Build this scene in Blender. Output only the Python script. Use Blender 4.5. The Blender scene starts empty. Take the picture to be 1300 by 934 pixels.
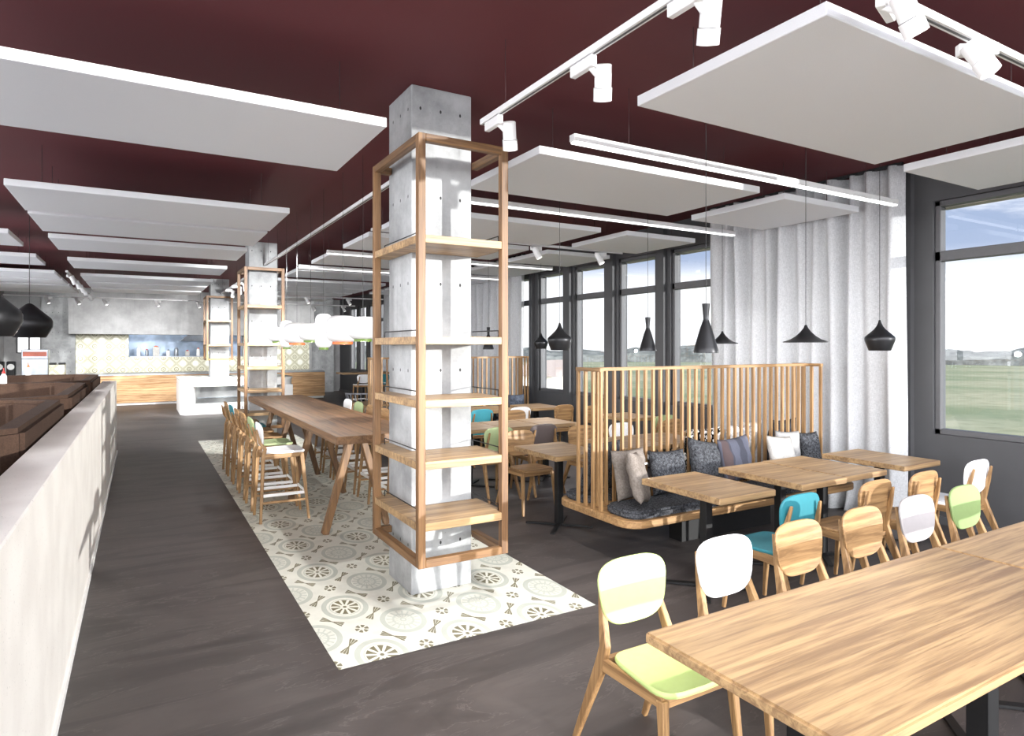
import bpy, bmesh, math, random
from mathutils import Vector, Matrix
from math import sin, cos, pi, radians, hypot, atan2
random.seed(7)
S = bpy.context.scene
C = S.collection

# ------------------------------------------------------------------ shader helpers
class X:
    """tiny expression wrapper round node sockets"""
    def __init__(s, t, k): s.t, s.k = t, k
    def _m(s, op, *a, clamp=False):
        n = s.t.nodes.new('ShaderNodeMath'); n.operation = op; n.use_clamp = clamp
        for i, v in enumerate((s,) + a):
            if isinstance(v, X): s.t.links.new(v.k, n.inputs[i])
            else: n.inputs[i].default_value = v
        return X(s.t, n.outputs[0])
    def __add__(s, o): return s._m('ADD', o)
    def __radd__(s, o): return s._m('ADD', o)
    def __sub__(s, o): return s._m('SUBTRACT', o)
    def __rsub__(s, o): return (s * -1) + o
    def __mul__(s, o): return s._m('MULTIPLY', o)
    def __rmul__(s, o): return s._m('MULTIPLY', o)
    def __truediv__(s, o): return s._m('DIVIDE', o)
    def fract(s): return s._m('FRACT')
    def abs(s): return s._m('ABSOLUTE')
    def sqrt(s): return s._m('SQRT')
    def cos(s): return s._m('COSINE')
    def lt(s, o): return s._m('LESS_THAN', o)
    def gt(s, o): return s._m('GREATER_THAN', o)
    def atan2(s, o): return s._m('ARCTAN2', o)
    def mx(s, o): return s._m('MAXIMUM', o)
    def mn(s, o): return s._m('MINIMUM', o)
    def clamp(s): return s._m('ADD', 0.0, clamp=True)
    def pw(s, o): return s._m('POWER', o)
    def step(s, a, b):
        n = s.t.nodes.new('ShaderNodeMapRange'); n.interpolation_type = 'SMOOTHSTEP'
        s.t.links.new(s.k, n.inputs[0]); n.inputs[1].default_value = a; n.inputs[2].default_value = b
        return X(s.t, n.outputs[0])

def new_mat(name):
    m = bpy.data.materials.new(name); m.use_nodes = True
    t = m.node_tree; b = t.nodes['Principled BSDF']
    return m, t, b
def coords(t, kind='Object', scale=(1, 1, 1), rot=(0, 0, 0)):
    tc = t.nodes.new('ShaderNodeTexCoord'); mp = t.nodes.new('ShaderNodeMapping')
    mp.inputs['Scale'].default_value = scale; mp.inputs['Rotation'].default_value = rot
    if kind == 'World':
        g = t.nodes.new('ShaderNodeNewGeometry'); t.links.new(g.outputs['Position'], mp.inputs[0])
    else:
        t.links.new(tc.outputs[kind], mp.inputs[0])
    return mp.outputs[0]
def noise(t, vec, scale, detail=3, rough=.5, dist=0):
    n = t.nodes.new('ShaderNodeTexNoise'); t.links.new(vec, n.inputs['Vector'])
    n.inputs['Scale'].default_value = scale; n.inputs['Detail'].default_value = detail
    n.inputs['Roughness'].default_value = rough; n.inputs['Distortion'].default_value = dist
    return X(t, n.outputs['Fac'])
def sep(t, vec):
    n = t.nodes.new('ShaderNodeSeparateXYZ'); t.links.new(vec, n.inputs[0])
    return [X(t, o) for o in n.outputs]
def mix(t, f, a, b):
    n = t.nodes.new('ShaderNodeMix'); n.data_type = 'RGBA'
    for i, v in ((0, f), (6, a), (7, b)):
        if isinstance(v, X): t.links.new(v.k, n.inputs[i])
        elif hasattr(v, 'node'): t.links.new(v, n.inputs[i])
        elif i: n.inputs[i].default_value = tuple(v) + (1,)
        else: n.inputs[i].default_value = v
    return n.outputs[2]
def bump(t, b, h, strength=.3, dist=.005):
    n = t.nodes.new('ShaderNodeBump'); n.inputs['Strength'].default_value = strength
    n.inputs['Distance'].default_value = dist
    t.links.new(h.k, n.inputs['Height']); t.links.new(n.outputs[0], b.inputs['Normal'])
def srgb(h):
    h = h.lstrip('#'); c = [int(h[i:i+2], 16) / 255 for i in (0, 2, 4)]
    return tuple(v / 12.92 if v <= .04045 else ((v + .055) / 1.055) ** 2.4 for v in c)

def plain(name, col, rough=.5, metal=0, var=.06, scale=30, spec=.5):
    m, t, b = new_mat(name)
    col = srgb(col) if isinstance(col, str) else col
    n = noise(t, coords(t), scale, 2)
    lo = tuple(c * (1 - var) for c in col); hi = tuple(min(1, c * (1 + var)) for c in col)
    t.links.new(mix(t, n.step(.3, .7), lo, hi), b.inputs['Base Color'])
    b.inputs['Roughness'].default_value = rough; b.inputs['Metallic'].default_value = metal
    b.inputs['Specular IOR Level'].default_value = spec
    return m
def emis(name, col, strength):
    m, t, b = new_mat(name)
    b.inputs['Base Color'].default_value = (.55, .55, .55, 1)
    b.inputs['Emission Color'].default_value = tuple(col) + (1,)
    b.inputs['Emission Strength'].default_value = strength
    return m
def wood(name, axis, light, dark, rough=.5, board=None):
    m, t, b = new_mat(name)
    s = [20.0, 20.0, 20.0]; s[axis] = .9
    v = coords(t, 'Object', tuple(s))
    s3 = [42.0, 42.0, 42.0]; s3[axis] = 1.6
    g = (noise(t, v, 1.0, 5, .62, .9) * .6) + (noise(t, coords(t, 'Object', tuple(s3)), 1.0, 4, .6, .5) * .4)   # figure
    s2 = [150.0, 150.0, 150.0]; s2[axis] = 5
    f = noise(t, coords(t, 'Object', tuple(s2)), 1.0, 2, .6)  # pores
    oi = t.nodes.new('ShaderNodeObjectInfo'); r = X(t, oi.outputs['Random'])
    L, D = srgb(light), srgb(dark)
    c1 = mix(t, g.step(.40, .62), L, D)
    c2 = mix(t, (f.step(.5, .75) * .35), c1, tuple(d * .62 for d in D))
    mulr = (r * .16) + .92
    if board:                                            # (axis across, width): boards glued side by side
        p = sep(t, coords(t, 'Object'))[board[0]] / board[1]
        w = t.nodes.new('ShaderNodeTexWhiteNoise'); w.noise_dimensions = '1D'
        t.links.new(p._m('FLOOR').k, w.inputs['W'])
        mulr = mulr * ((X(t, w.outputs['Value']) * .22) + .88)
    hs = t.nodes.new('ShaderNodeHueSaturation'); t.links.new(c2, hs.inputs['Color']); t.links.new(mulr.k, hs.inputs['Value'])
    t.links.new(hs.outputs[0], b.inputs['Base Color'])
    b.inputs['Roughness'].default_value = rough
    bump(t, b, f, .12, .002)
    return m
def concrete(name, base='#c4c6c8', holes=None, dark=.72):
    m, t, b = new_mat(name)
    v = coords(t, 'World')
    n1 = noise(t, v, 2.2, 6, .65); n2 = noise(t, coords(t, 'World', (22, 22, 1.2)), 1, 3)
    n3 = noise(t, v, 60, 2)
    B = srgb(base)
    c = mix(t, n1.step(.3, .72), tuple(x * dark for x in B), tuple(min(1, x * 1.12) for x in B))
    c = mix(t, n2.step(.52, .8) * .35, c, tuple(x * .66 for x in B))
    c = mix(t, n3.step(.66, .74) * .5, c, tuple(x * .45 for x in B))
    if holes:
        x, y, z = sep(t, v)
        px = ((x + y) / .155).fract() - .5; pz = ((z - .03) / holes).fract() - .5
        r = ((px * .155) * (px * .155) + (pz * (holes * .6)) * (pz * (holes * .6))).sqrt()
        c = mix(t, r.lt(.0075), c, (.03, .03, .03))
    t.links.new(c, b.inputs['Base Color']); b.inputs['Roughness'].default_value = .8
    bump(t, b, n3, .15, .003)
    return m
def felt(name, lo, hi, scale=240, a=.42, b_=.62, rough=.95):
    m, t, b = new_mat(name)
    v = coords(t)
    n = noise(t, v, scale, 3, .8); n2 = noise(t, v, scale * .12, 3, .6)
    f = ((n * .75) + (n2 * .35) - .05).step(a, b_)
    t.links.new(mix(t, f, srgb(lo), srgb(hi)), b.inputs['Base Color'])
    b.inputs['Roughness'].default_value = rough; b.inputs['Specular IOR Level'].default_value = .15
    bump(t, b, n, .5, .004)
    return m
def tile_pattern(name, ax, cell, org, cols, rough=.45):
    """patterned cement tile: medallions, rosettes, small flowers and leaf garlands"""
    m, t, b = new_mat(name)
    p = sep(t, coords(t, 'World'))
    u = (p[ax[0]] - org[0]) / cell[0]; v = (p[ax[1]] - org[1]) / cell[1]
    def cen(a, b_):
        du = (u + (.5 - a)).fract() - .5; dv = (v + (.5 - b_)).fract() - .5
        return ((du * du) + (dv * dv)).sqrt(), dv.atan2(du)
    cream, olive, pale, sand = cols
    rA, aA = cen(0, 0); rB, aB = cen(.5, .5); rC, aC = cen(.5, 0); rD, aD = cen(0, .5)
    def band(r, a, b_): return r.gt(a) * r.lt(b_)
    spoke = band(rA, .055, .16) * ((aA * 10).cos() + ((rA - .16) * 9)).gt(-.55 * 1.0)
    ringA = band(rA, .215, .275); ringA2 = band(rA, .175, .185)
    hub = rA.lt(.022)
    ringB = band(rB, .2, .26); pet = band(rB, .05, .19) * (((aB * 8).cos().abs()).gt(.88)).mx(band(rB, .10, .125))
    hubB = band(rB, .02, .04)
    fl = band(rC, .028, .075) * ((aC * 6).cos()).gt(-.5); fl2 = band(rD, .028, .075) * ((aD * 6).cos()).gt(-.5)
    s1 = (u + v).fract() - .5; s2 = (u - v).fract() - .5
    def leaf(sa, sb):
        al = ((sb.fract()) - .5).abs()                   # 0 mid garland
        w = (al * .30) + .004
        fan = ((sa / (al + .02)) * 26).cos().gt(-.8)
        return (sa.abs().lt((al * .42 + .004).mn(.06)) * al.gt(.02) * al.lt(.19) * fan).mx(sa.abs().lt(.010) * al.lt(.19))
    q1 = leaf(s1, (u - v) + .5); q2 = leaf(s2, (u + v) + .5)
    out = rA.gt(.29) * rB.gt(.275)
    dk = spoke.mx(hub).mx(fl).mx(fl2).mx(q1 * out).mx(q2 * out)
    lt = ringA.mx(ringA2).mx(ringB).mx(pet).mx(hubB)
    c = mix(t, lt, cream, pale)
    inB = rB.lt(.19) * .5
    c = mix(t, inB, c, sand); c = mix(t, lt * .8, c, pale)
    c = mix(t, dk, c, olive)
    n = noise(t, coords(t, 'World'), 9, 4)
    c = mix(t, n.step(.35, .75) * .12, c, tuple(x * .6 for x in pale))
    t.links.new(c, b.inputs['Base Color']); b.inputs['Roughness'].default_value = rough
    return m

OL, OD = '#ad885c', '#7d5d3b'
W = [wood('oak_grain_' + 'xyz'[i], i, OL, OD) for i in range(3)]
WT = [wood('oak_top_' + 'xyz'[i], i, '#b5956b', '#85684a', .45, (1 - i if i < 2 else 0, .14)) for i in range(2)]
WS = [wood('walnut_oak_' + 'xyz'[i], i, '#86633f', '#5f432a') for i in range(3)]
WB = wood('bar_top_oak', 1, '#7e5d3f', '#583e27', .5, (0, .12))
WF = wood('counter_boards', 0, '#d9b184', '#9a7046', .6, (2, .16))
M_black = plain('black_steel', '#1c1c1d', .45, .3)
M_track = plain('white_lacquer', '#f2f2f2', .35, 0, .01)
M_panel = plain('acoustic_panel_white', '#f0f2f5', .9, 0, .03, 300)
M_white = plain('white_solid', '#f4f3f0', .45, 0, .01)
M_anth = plain('anthracite_wall', '#4a4a4c', .6, 0, .04, 3)
M_frame = plain('anthracite_frame', '#5b5b5d', .5, .1, .03)
M_rod = plain('dark_red_rod', '#3a2224', .6)
M_lamp = plain('black_spun_metal', '#2c2c2e', .38, .6, .1, 4)
M_lampin = plain('lamp_inner', '#c8b890', .4, .3)
M_ceil = plain('maroon_ceiling', '#672d32', .7, 0, .06, .6)
M_con = concrete('concrete_fair_faced', '#b2b4b5', .62, .58)
M_conw = concrete('concrete_wall', '#a9a9a9', None, .82)
M_felt = felt('charcoal_boucle', '#101114', '#6c6e73', 420)
M_felt2 = felt('dark_grey_felt', '#26272b', '#5a5c62', 160)
M_blue = felt('slate_blue_felt', '#3a3f48', '#6a7180', 160)
M_linen = felt('pale_linen', '#a9a7a3', '#d3d0ca', 150, .3, .6)
M_lgrey = felt('light_grey_wool', '#85858a', '#b8b6b2', 150, .3, .6)
M_taupe = felt('taupe_canvas', '#6e665f', '#8f867e', 60, .3, .7)
M_mono = felt('black_and_white_print', '#0a0a0b', '#f2f2f2', 22, .5, .53)
M_marb = felt('white_and_grey_print', '#9fa1a5', '#ffffff', 14, .45, .6)
M_brown = felt('brown_upholstery', '#3c2e27', '#4e3c31', 90, .3, .7)
M_globe = emis('opal_glass', (1, .99, .97), .12)
M_led = emis('led_diffuser', (1, 1, 1), 2.2)
M_lens = emis('spot_lens', (1, .98, .95), 3.0)
M_steel = plain('brushed_steel', '#aeb4bb', .3, .8, .08, 8)
COL = {}
for k, h in dict(lime='#bdd084', white='#f3f3f3', teal='#2b7b86', grey='#a9a3a2', green='#82965f', brown='#5d5250',
                 turquoise='#4aa9b8', sage='#a8b888').items():
    COL[k] = plain('seat_' + k, h, .6, 0, .02)
COL['wood'] = W[0]

def fabric_curtain():
    m, t, b = new_mat('grey_curtain_linen')
    a = noise(t, coords(t, 'World', (300, 300, 30)), 1, 2); c = noise(t, coords(t, 'World', (40, 40, 400)), 1, 2)
    f = ((a + c) * .5).step(.35, .65)
    t.links.new(mix(t, f, srgb('#b3b4b6'), srgb('#d2d3d5')), b.inputs['Base Color'])
    b.inputs['Roughness'].default_value = .95; b.inputs['Specular IOR Level'].default_value = .1
    return m
M_curt = fabric_curtain()
def floor_mat():
    m, t, b = new_mat('dark_stone_floor')
    v = coords(t, 'World', (1, 1, 1), (0, 0, .5))
    big = noise(t, v, .8, 4, .6, 1.5); st = noise(t, coords(t, 'World', (.5, 2.2, 1), (0, 0, .12)), 1.3, 6, .62, 1.4)
    x, y, z = sep(t, coords(t, 'World'))
    w = t.nodes.new('ShaderNodeTexWhiteNoise'); w.noise_dimensions = '2D'
    cb = t.nodes.new('ShaderNodeCombineXYZ')
    t.links.new((x / 1.2)._m('FLOOR').k, cb.inputs[0]); t.links.new((y / .6)._m('FLOOR').k, cb.inputs[1])
    t.links.new(cb.outputs[0], w.inputs['Vector'])
    c = mix(t, st.step(.3, .7), srgb('#3b3634'), srgb('#544d4a'))
    c = mix(t, big.step(.35, .7) * .5, c, srgb('#463f3d'))
    vein = ((st - .5).abs().lt(.006)) * .35
    c = mix(t, vein, c, srgb('#6b6360'))
    hs = t.nodes.new('ShaderNodeHueSaturation'); t.links.new(c, hs.inputs['Color'])
    t.links.new(((X(t, w.outputs['Value']) * .16) + .92).k, hs.inputs['Value'])
    t.links.new(hs.outputs[0], b.inputs['Base Color'])
    b.inputs['Roughness'].default_value = .5
    return m
M_floor = floor_mat()
PAT = ((.70, .69, .60), (.19, .17, .10), (.50, .52, .45), (.60, .60, .52))
M_rug = tile_pattern('patterned_cement_floor_tile', (0, 1), (.54, .77), (1.19, 3.52), PAT)
def wall_pattern():
    m, t, b = new_mat('patterned_wall_tile')
    x, y, z = sep(t, coords(t, 'World'))
    u = (x + y) / .39; v = (z - .98) / .39
    def cen(a, b_):
        du = (u + (.5 - a)).fract() - .5; dv = (v + (.5 - b_)).fract() - .5
        return ((du * du) + (dv * dv)).sqrt(), dv.atan2(du)
    rA, aA = cen(0, 0); rB, aB = cen(.5, .5)
    s1 = ((u + v).fract() - .5).abs(); s2 = ((u - v).fract() - .5).abs()
    ln = s1.lt(.07).mx(s2.lt(.07)); gap = s1.lt(.02).mx(s2.lt(.02))
    ring = rA.gt(.13) * rA.lt(.18); dot = rA.lt(.04)
    c = mix(t, rB.lt(.24), (.70, .69, .55), (.90, .90, .82))
    c = mix(t, ln, c, (.40, .38, .23)); c = mix(t, gap, c, (.74, .73, .6))
    c = mix(t, ring.mx(dot), c, (.30, .28, .15))
    t.links.new(c, b.inputs['Base Color']); b.inputs['Roughness'].default_value = .5
    return m
M_wtile = wall_pattern()
def terrazzo():
    m, t, b = new_mat('cream_terrazzo')
    v = coords(t, 'World'); n = noise(t, v, 120, 2); n2 = noise(t, v, 3, 3)
    c = mix(t, n2.step(.3, .7), srgb('#ebe6df'), srgb('#f7f3ec'))
    c = mix(t, n.step(.68, .74) * .6, c, srgb('#8f8a84'))
    t.links.new(c, b.inputs['Base Color']); b.inputs['Roughness'].default_value = .6
    return m
M_terr = terrazzo()
def glass():
    m, t, b = new_mat('window_glass')
    t.nodes.remove(b); o = t.nodes['Material Output']
    tr = t.nodes.new('ShaderNodeBsdfTransparent'); tr.inputs[0].default_value = (.96, .97, .98, 1)
    gl = t.nodes.new('ShaderNodeBsdfGlossy'); gl.inputs['Roughness'].default_value = .01
    lw = t.nodes.new('ShaderNodeLayerWeight'); lw.inputs[0].default_value = .5
    fr = (X(t, lw.outputs['Facing']).pw(4.0) * .6) + .035
    mx = t.nodes.new('ShaderNodeMixShader')
    t.links.new(fr.k, mx.inputs[0]); t.links.new(tr.outputs[0], mx.inputs[1]); t.links.new(gl.outputs[0], mx.inputs[2])
    t.links.new(mx.outputs[0], o.inputs[0])
    return m
M_glass = glass()
def plaid():
    m, t, b = new_mat('plaid_wool')
    x, y, z = sep(t, coords(t))
    a = ((x * 5.2).fract()).gt(.5) * .5; c = ((y * 5.2).fract()).gt(.55) * .5
    f = a + c
    cc = mix(t, f, srgb('#2a2a30'), srgb('#666876'))
    cc = mix(t, ((x * 2.6 + .3).fract()).gt(.8) * .6, cc, srgb('#6a5148'))
    n = noise(t, coords(t), 300, 2)
    cc = mix(t, n.step(.4, .6) * .25, cc, srgb('#202024'))
    t.links.new(cc, b.inputs['Base Color']); b.inputs['Roughness'].default_value = .95
    return m
M_plaid = plaid()

# ------------------------------------------------------------------ mesh helpers
class MB:
    def __init__(s): s.v, s.f = [], []
    def add(s, vs, fs):
        o = len(s.v); s.v += [tuple(v) for v in vs]; s.f += [tuple(i + o for i in f) for f in fs]; return s
    def box(s, x0, x1, y0, y1, z0, z1):
        return s.add([(x, y, z) for z in (z0, z1) for y in (y0, y1) for x in (x0, x1)],
                     [(0, 2, 3, 1), (4, 5, 7, 6), (0, 1, 5, 4), (2, 6, 7, 3), (0, 4, 6, 2), (1, 3, 7, 5)])
    def bar(s, p, q, w, h, w2=None, h2=None, side=(1, 0, 0)):
        """bar of rectangular section from p to q, tapering"""
        p, q = Vector(p), Vector(q); d = (q - p).normalized(); a = Vector(side)
        a = (a - d * a.dot(d)).normalized(); b = d.cross(a)
        w2 = w if w2 is None else w2; h2 = h if h2 is None else h2
        vs = [c + a * (i * ww / 2) + b * (j * hh / 2) for c, ww, hh in ((p, w, h), (q, w2, h2)) for j in (-1, 1) for i in (-1, 1)]
        return s.add(vs, [(0, 2, 3, 1), (4, 5, 7, 6), (0, 1, 5, 4), (2, 6, 7, 3), (0, 4, 6, 2), (1, 3, 7, 5)])
    def path(s, pts, secs, side=(1, 0, 0)):
        """swept rectangular section along points; secs = (w,h) per point"""
        P = [Vector(p) for p in pts]; vs, fs = [], []
        for i, p in enumerate(P):
            d = (P[min(i + 1, len(P) - 1)] - P[max(i - 1, 0)]).normalized(); a = Vector(side)
            a = (a - d * a.dot(d)).normalized(); b = d.cross(a); w, h = secs[i]
            vs += [p + a * (w / 2 * x) + b * (h / 2 * y) for x, y in ((-1, -1), (1, -1), (1, 1), (-1, 1))]
        for i in range(len(P) - 1):
            for k in range(4):
                fs.append((i * 4 + k, i * 4 + (k + 1) % 4, i * 4 + 4 + (k + 1) % 4, i * 4 + 4 + k))
        n = len(P) * 4 - 4
        fs += [(3, 2, 1, 0), (n, n + 1, n + 2, n + 3)]
        return s.add(vs, fs)
    def tube(s, pts, r, n=8):
        P = [Vector(p) for p in pts]; vs, fs = [], []
        for i, p in enumerate(P):
            d = (P[min(i + 1, len(P) - 1)] - P[max(i - 1, 0)]).normalized()
            a = Vector((0, 0, 1)) if abs(d.z) < .9 else Vector((1, 0, 0))
            a = (a - d * a.dot(d)).normalized(); b = d.cross(a)
            rr = r[i] if isinstance(r, (list, tuple)) else r
            vs += [p + a * (rr * cos(2 * pi * k / n)) + b * (rr * sin(2 * pi * k / n)) for k in range(n)]
        for i in range(len(P) - 1):
            for k in range(n): fs.append((i * n + k, i * n + (k + 1) % n, (i + 1) * n + (k + 1) % n, (i + 1) * n + k))
        m = (len(P) - 1) * n
        fs += [tuple(range(n - 1, -1, -1)), tuple(range(m, m + n))]
        return s.add(vs, fs)
    def lathe(s, prof, n=32, cx=0, cy=0, cap=True):
        vs = [(cx + r * cos(2 * pi * k / n), cy + r * sin(2 * pi * k / n), z) for r, z in prof for k in range(n)]
        fs = [(i * n + k, i * n + (k + 1) % n, (i + 1) * n + (k + 1) % n, (i + 1) * n + k) for i in range(len(prof) - 1) for k in range(n)]
        if cap: fs += [tuple(range(n - 1, -1, -1)), tuple(range((len(prof) - 1) * n, len(prof) * n))]
        return s.add(vs, fs)
    def prism(s, poly, z0, z1):
        n = len(poly)
        return s.add([(x, y, z0) for x, y in poly] + [(x, y, z1) for x, y in poly],
                     [tuple(range(n - 1, -1, -1)), tuple(range(n, 2 * n))] + [(i, (i + 1) % n, n + (i + 1) % n, n + i) for i in range(n)])
    def slab(s, outline, zf, th, rim=.004):
        """padded slab from outline (list of x,y); zf(x,y) gives top height; used for seats and backs"""
        n = len(outline); vs, fs = [], []
        cx = sum(p[0] for p in outline) / n; cy = sum(p[1] for p in outline) / n
        rings = []
        for top in (1, 0):
            for sc in ((1, .975, .8, .5, .2) if top else (.2, .5, .8, .975, 1)):
                off = (0 if sc < .99 else -rim) if top else (-th if sc < .99 else -th + rim)
                o = len(vs)
                for x, y in outline:
                    X_, Y_ = cx + (x - cx) * sc, cy + (y - cy) * sc
                    vs.append((X_, Y_, zf(X_, Y_) + off))
                rings.append(o)
        a, b = rings[:5], rings[5:]
        def q(o1, o2, flip=False):
            for k in range(n):
                f = (o1 + k, o1 + (k + 1) % n, o2 + (k + 1) % n, o2 + k)
                fs.append(f[::-1] if flip else f)
        for i in range(4): q(a[i], a[i + 1])
        for i in range(4): q(b[i], b[i + 1])
        q(b[4], a[0])
        fs.append(tuple(a[4] + k for k in range(n))); fs.append(tuple(b[0] + k for k in range(n - 1, -1, -1)))
        return s.add(vs, fs)
    def xf(s, M):
        s.v = [tuple(M @ Vector(v)) for v in s.v]; return s
    def build(s, name, mat, parent=None, bevel=0, smooth=False, loc=None, seg=1):
        me = bpy.data.meshes.new(name)
        v = s.v
        if loc: v = [(a - loc[0], b - loc[1], c - loc[2]) for a, b, c in v]
        me.from_pydata(v, [], s.f)
        bm = bmesh.new(); bm.from_mesh(me)
        bmesh.ops.recalc_face_normals(bm, faces=bm.faces)
        if bevel:
            bmesh.ops.bevel(bm, geom=[e for e in bm.edges if e.calc_face_angle(0) > .5], offset=bevel, segments=seg, affect='EDGES', clamp_overlap=True)
        if smooth:
            for f in bm.faces: f.smooth = True
            for e in bm.edges: e.smooth = e.calc_face_angle(0) < .7
        bm.to_mesh(me); bm.free()
        me.materials.append(mat)
        o = bpy.data.objects.new(name, me); C.objects.link(o)
        if parent: o.parent = parent
        if loc: o.location = loc
        return o

def tag(o, label=None, cat=None, group=None, kind=None):
    if label: o['label'] = label
    if cat: o['category'] = cat
    if group: o['group'] = group
    if kind: o['kind'] = kind
    return o
def empty(name, loc=(0, 0, 0), rz=0, label=None, cat=None, group=None):
    o = bpy.data.objects.new(name, None); C.objects.link(o); o.empty_display_size = .1
    o.location = loc; o.rotation_euler = (0, 0, rz)
    return tag(o, label, cat, group)
def struct(mb, name, mat, **k): return tag(mb.build(name, mat, **k), kind='structure')
KIDS = {}
def copy_tree(o, parent=None):
    c = o.copy(); C.objects.link(c); c.parent = parent
    for ch in [x for x in bpy.data.objects if x.parent == o]: copy_tree(ch, c)
    return c
def place(proto, used, loc, rz, label, group):
    o = proto if not used else copy_tree(proto)
    o.location = loc; o.rotation_euler.z = rz
    tag(o, label, None, group)
    return o

# ------------------------------------------------------------------ the shell
CEIL = 3.6; WX = 6.85; YB = 25.6; YN = -.6
rx0, rx1, ry0, ry1 = .93, 2.67, 3.47, 13.2
fl = MB()
for a in ((-3.6, rx0, -3, YB + 1), (rx1, WX + .3, -3, YB + 1), (rx0, rx1, -3, ry0), (rx0, rx1, ry1, YB + 1)):
    fl.box(a[0], a[1], a[2], a[3], -.12, 0)
struct(fl, 'floor', M_floor)
tag(MB().box(rx0, rx1, ry0, ry1, -.12, .001).build('floor_tiles', M_rug), kind='structure')
struct(MB().box(-3.9, WX + .3, .15, YB + 1, CEIL, CEIL + .2), 'ceiling', M_ceil)
# window wall on the right
wins = [(-.2, 1.05), (1.2, 3.42), (4.9, 5.8), (6.18, 7.08), (7.40, 8.30), (8.64, 9.54), (9.86, 10.76), (11.1, 12.0),
        (19.7, 20.5), (20.85, 21.65), (22.0, 22.8), (23.15, 23.95)]
ZB, ZT, ZM0, ZM1 = .88, 3.2, 2.60, 2.70
wl = MB(); y = YN
wl.box(WX, WX + .2, YN, YB, 0, ZB); wl.box(WX, WX + .2, YN, YB, ZT, CEIL)
for a, b in wins:
    if a > y: wl.box(WX, WX + .2, y, a, ZB, ZT)
    y = b
wl.box(WX, WX + .2, y, YB, ZB, ZT)
for ya, yb in ((3.6, 3.78), (7.16, 7.32), (8.36, 8.58), (9.6, 9.8), (10.9, 11.0)):    # projecting piers between the windows
    wl.box(WX - .07, WX, ya, yb, 0, CEIL)
struct(wl, 'wall_right', M_anth)
struct(MB().box(WX - .03, WX, YN, YB, 0, .08), 'baseboard_right', M_frame)
for i, (a, b) in enumerate(wins):
    far = a > 19
    fm = M_frame
    f = MB(); t_ = .055
    x0, x1 = WX + .03, WX + .13
    f.box(x0, x1, a, a + t_, ZB, ZT).box(x0, x1, b - t_, b, ZB, ZT).box(x0, x1, a, b, ZB, ZB + t_).box(x0, x1, a, b, ZT - t_, ZT)
    f.box(x0, x1, a, b, ZM0, ZM1)
    w = struct(f, 'window_%d' % (i + 1), fm, bevel=.006)
    g = MB().box(WX + .075, WX + .083, a + t_, b - t_, ZB + t_, ZM0).box(WX + .075, WX + .083, a + t_, b - t_, ZM1, ZT - t_)
    g.build('glass_pane', M_glass, w)
    if not far:
        MB().box(WX + .12, WX + .26, a, b, ZT - .06, ZT + .02).build('blind_box', plain('blind_box_beige', '#b9aea6', .6) if i == 0 else bpy.data.materials['blind_box_beige'], w)
    else:
        MB().box(WX + .14, WX + .17, a + .02, b - .35, ZB, ZT).build('blind', M_black, w)
for i in range(9):
    struct(MB().box(-3.75, -3.63, -.5 + 2.15 * i, -.42 + 2.15 * i, 0, CEIL), 'trim_%d' % (i + 1), M_frame)
# back wall, bulkhead, tiles, pass-through
bw = MB()
bw.box(-3.9, -.33, 24.7, 25.2, 0, CEIL).box(3.2, 5.6, 24.7, 25.2, 0, CEIL).box(-.33, 3.2, 24.7, 25.2, 0, 1.4).box(-.33, 3.2, 24.7, 25.2, 2.3, CEIL)
bw.box(5.5, WX, 25.4, YB, 0, CEIL)
struct(bw, 'wall_back', M_conw)
struct(MB().box(-1.93, 5.55, 24.1, 24.7, 2.15, CEIL), 'wall_bulkhead', M_conw)
til = MB().box(-1.78, -.33, 24.67, 24.7, .9, 2.15).box(-.33, 3.2, 24.67, 24.7, .9, 1.4).box(3.2, 5.5, 24.67, 24.7, .9, 2.15)
struct(til, 'wall_tiles', M_wtile)
struct(MB().box(5.5, 6.5, 25, 25.4, 0, CEIL), 'wall_pier', M_con)
struct(MB().box(-2.65, -1.78, 24.45, 24.7, 0, CEIL), 'wall_pier_left', M_con)
struct(MB().box(-3.9, -3.6, 17, 25, 0, CEIL), 'wall_left', M_conw)
kb = MB().box(-.4, 3.3, 26.5, 26.6, 0, CEIL).box(-.5, -.4, 25.2, 26.6, 0, CEIL).box(3.3, 3.4, 25.2, 26.6, 0, CEIL)
struct(kb, 'wall_kitchen', plain('kitchen_steel_wall', '#9fb0c4', .35, .3, .25, 2.5))

# low parapet wall with coping
struct(MB().box(-.53, -.336, -.6, 12.4, 0, 1.19), 'wall_low', M_terr, bevel=.006)
struct(MB().box(-.336, -.322, -.6, 12.4, 0, .045), 'baseboard_low', M_white)

# ------------------------------------------------------------------ concrete columns
for k, (y0, lab) in enumerate(((4.25, 'nearest square concrete column, standing on patterned tiles inside a full-height oak shelf frame'),
                               (12.02, 'middle square concrete column beyond the far end of the long bar table'),
                               (19.15, 'farthest square concrete column rising out of the white island counter'))):
    tag(MB().box(1.65, 2.12, y0, y0 + .47, 0, CEIL).build('column', M_con, bevel=.006), lab, 'column', 'concrete columns')

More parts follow.
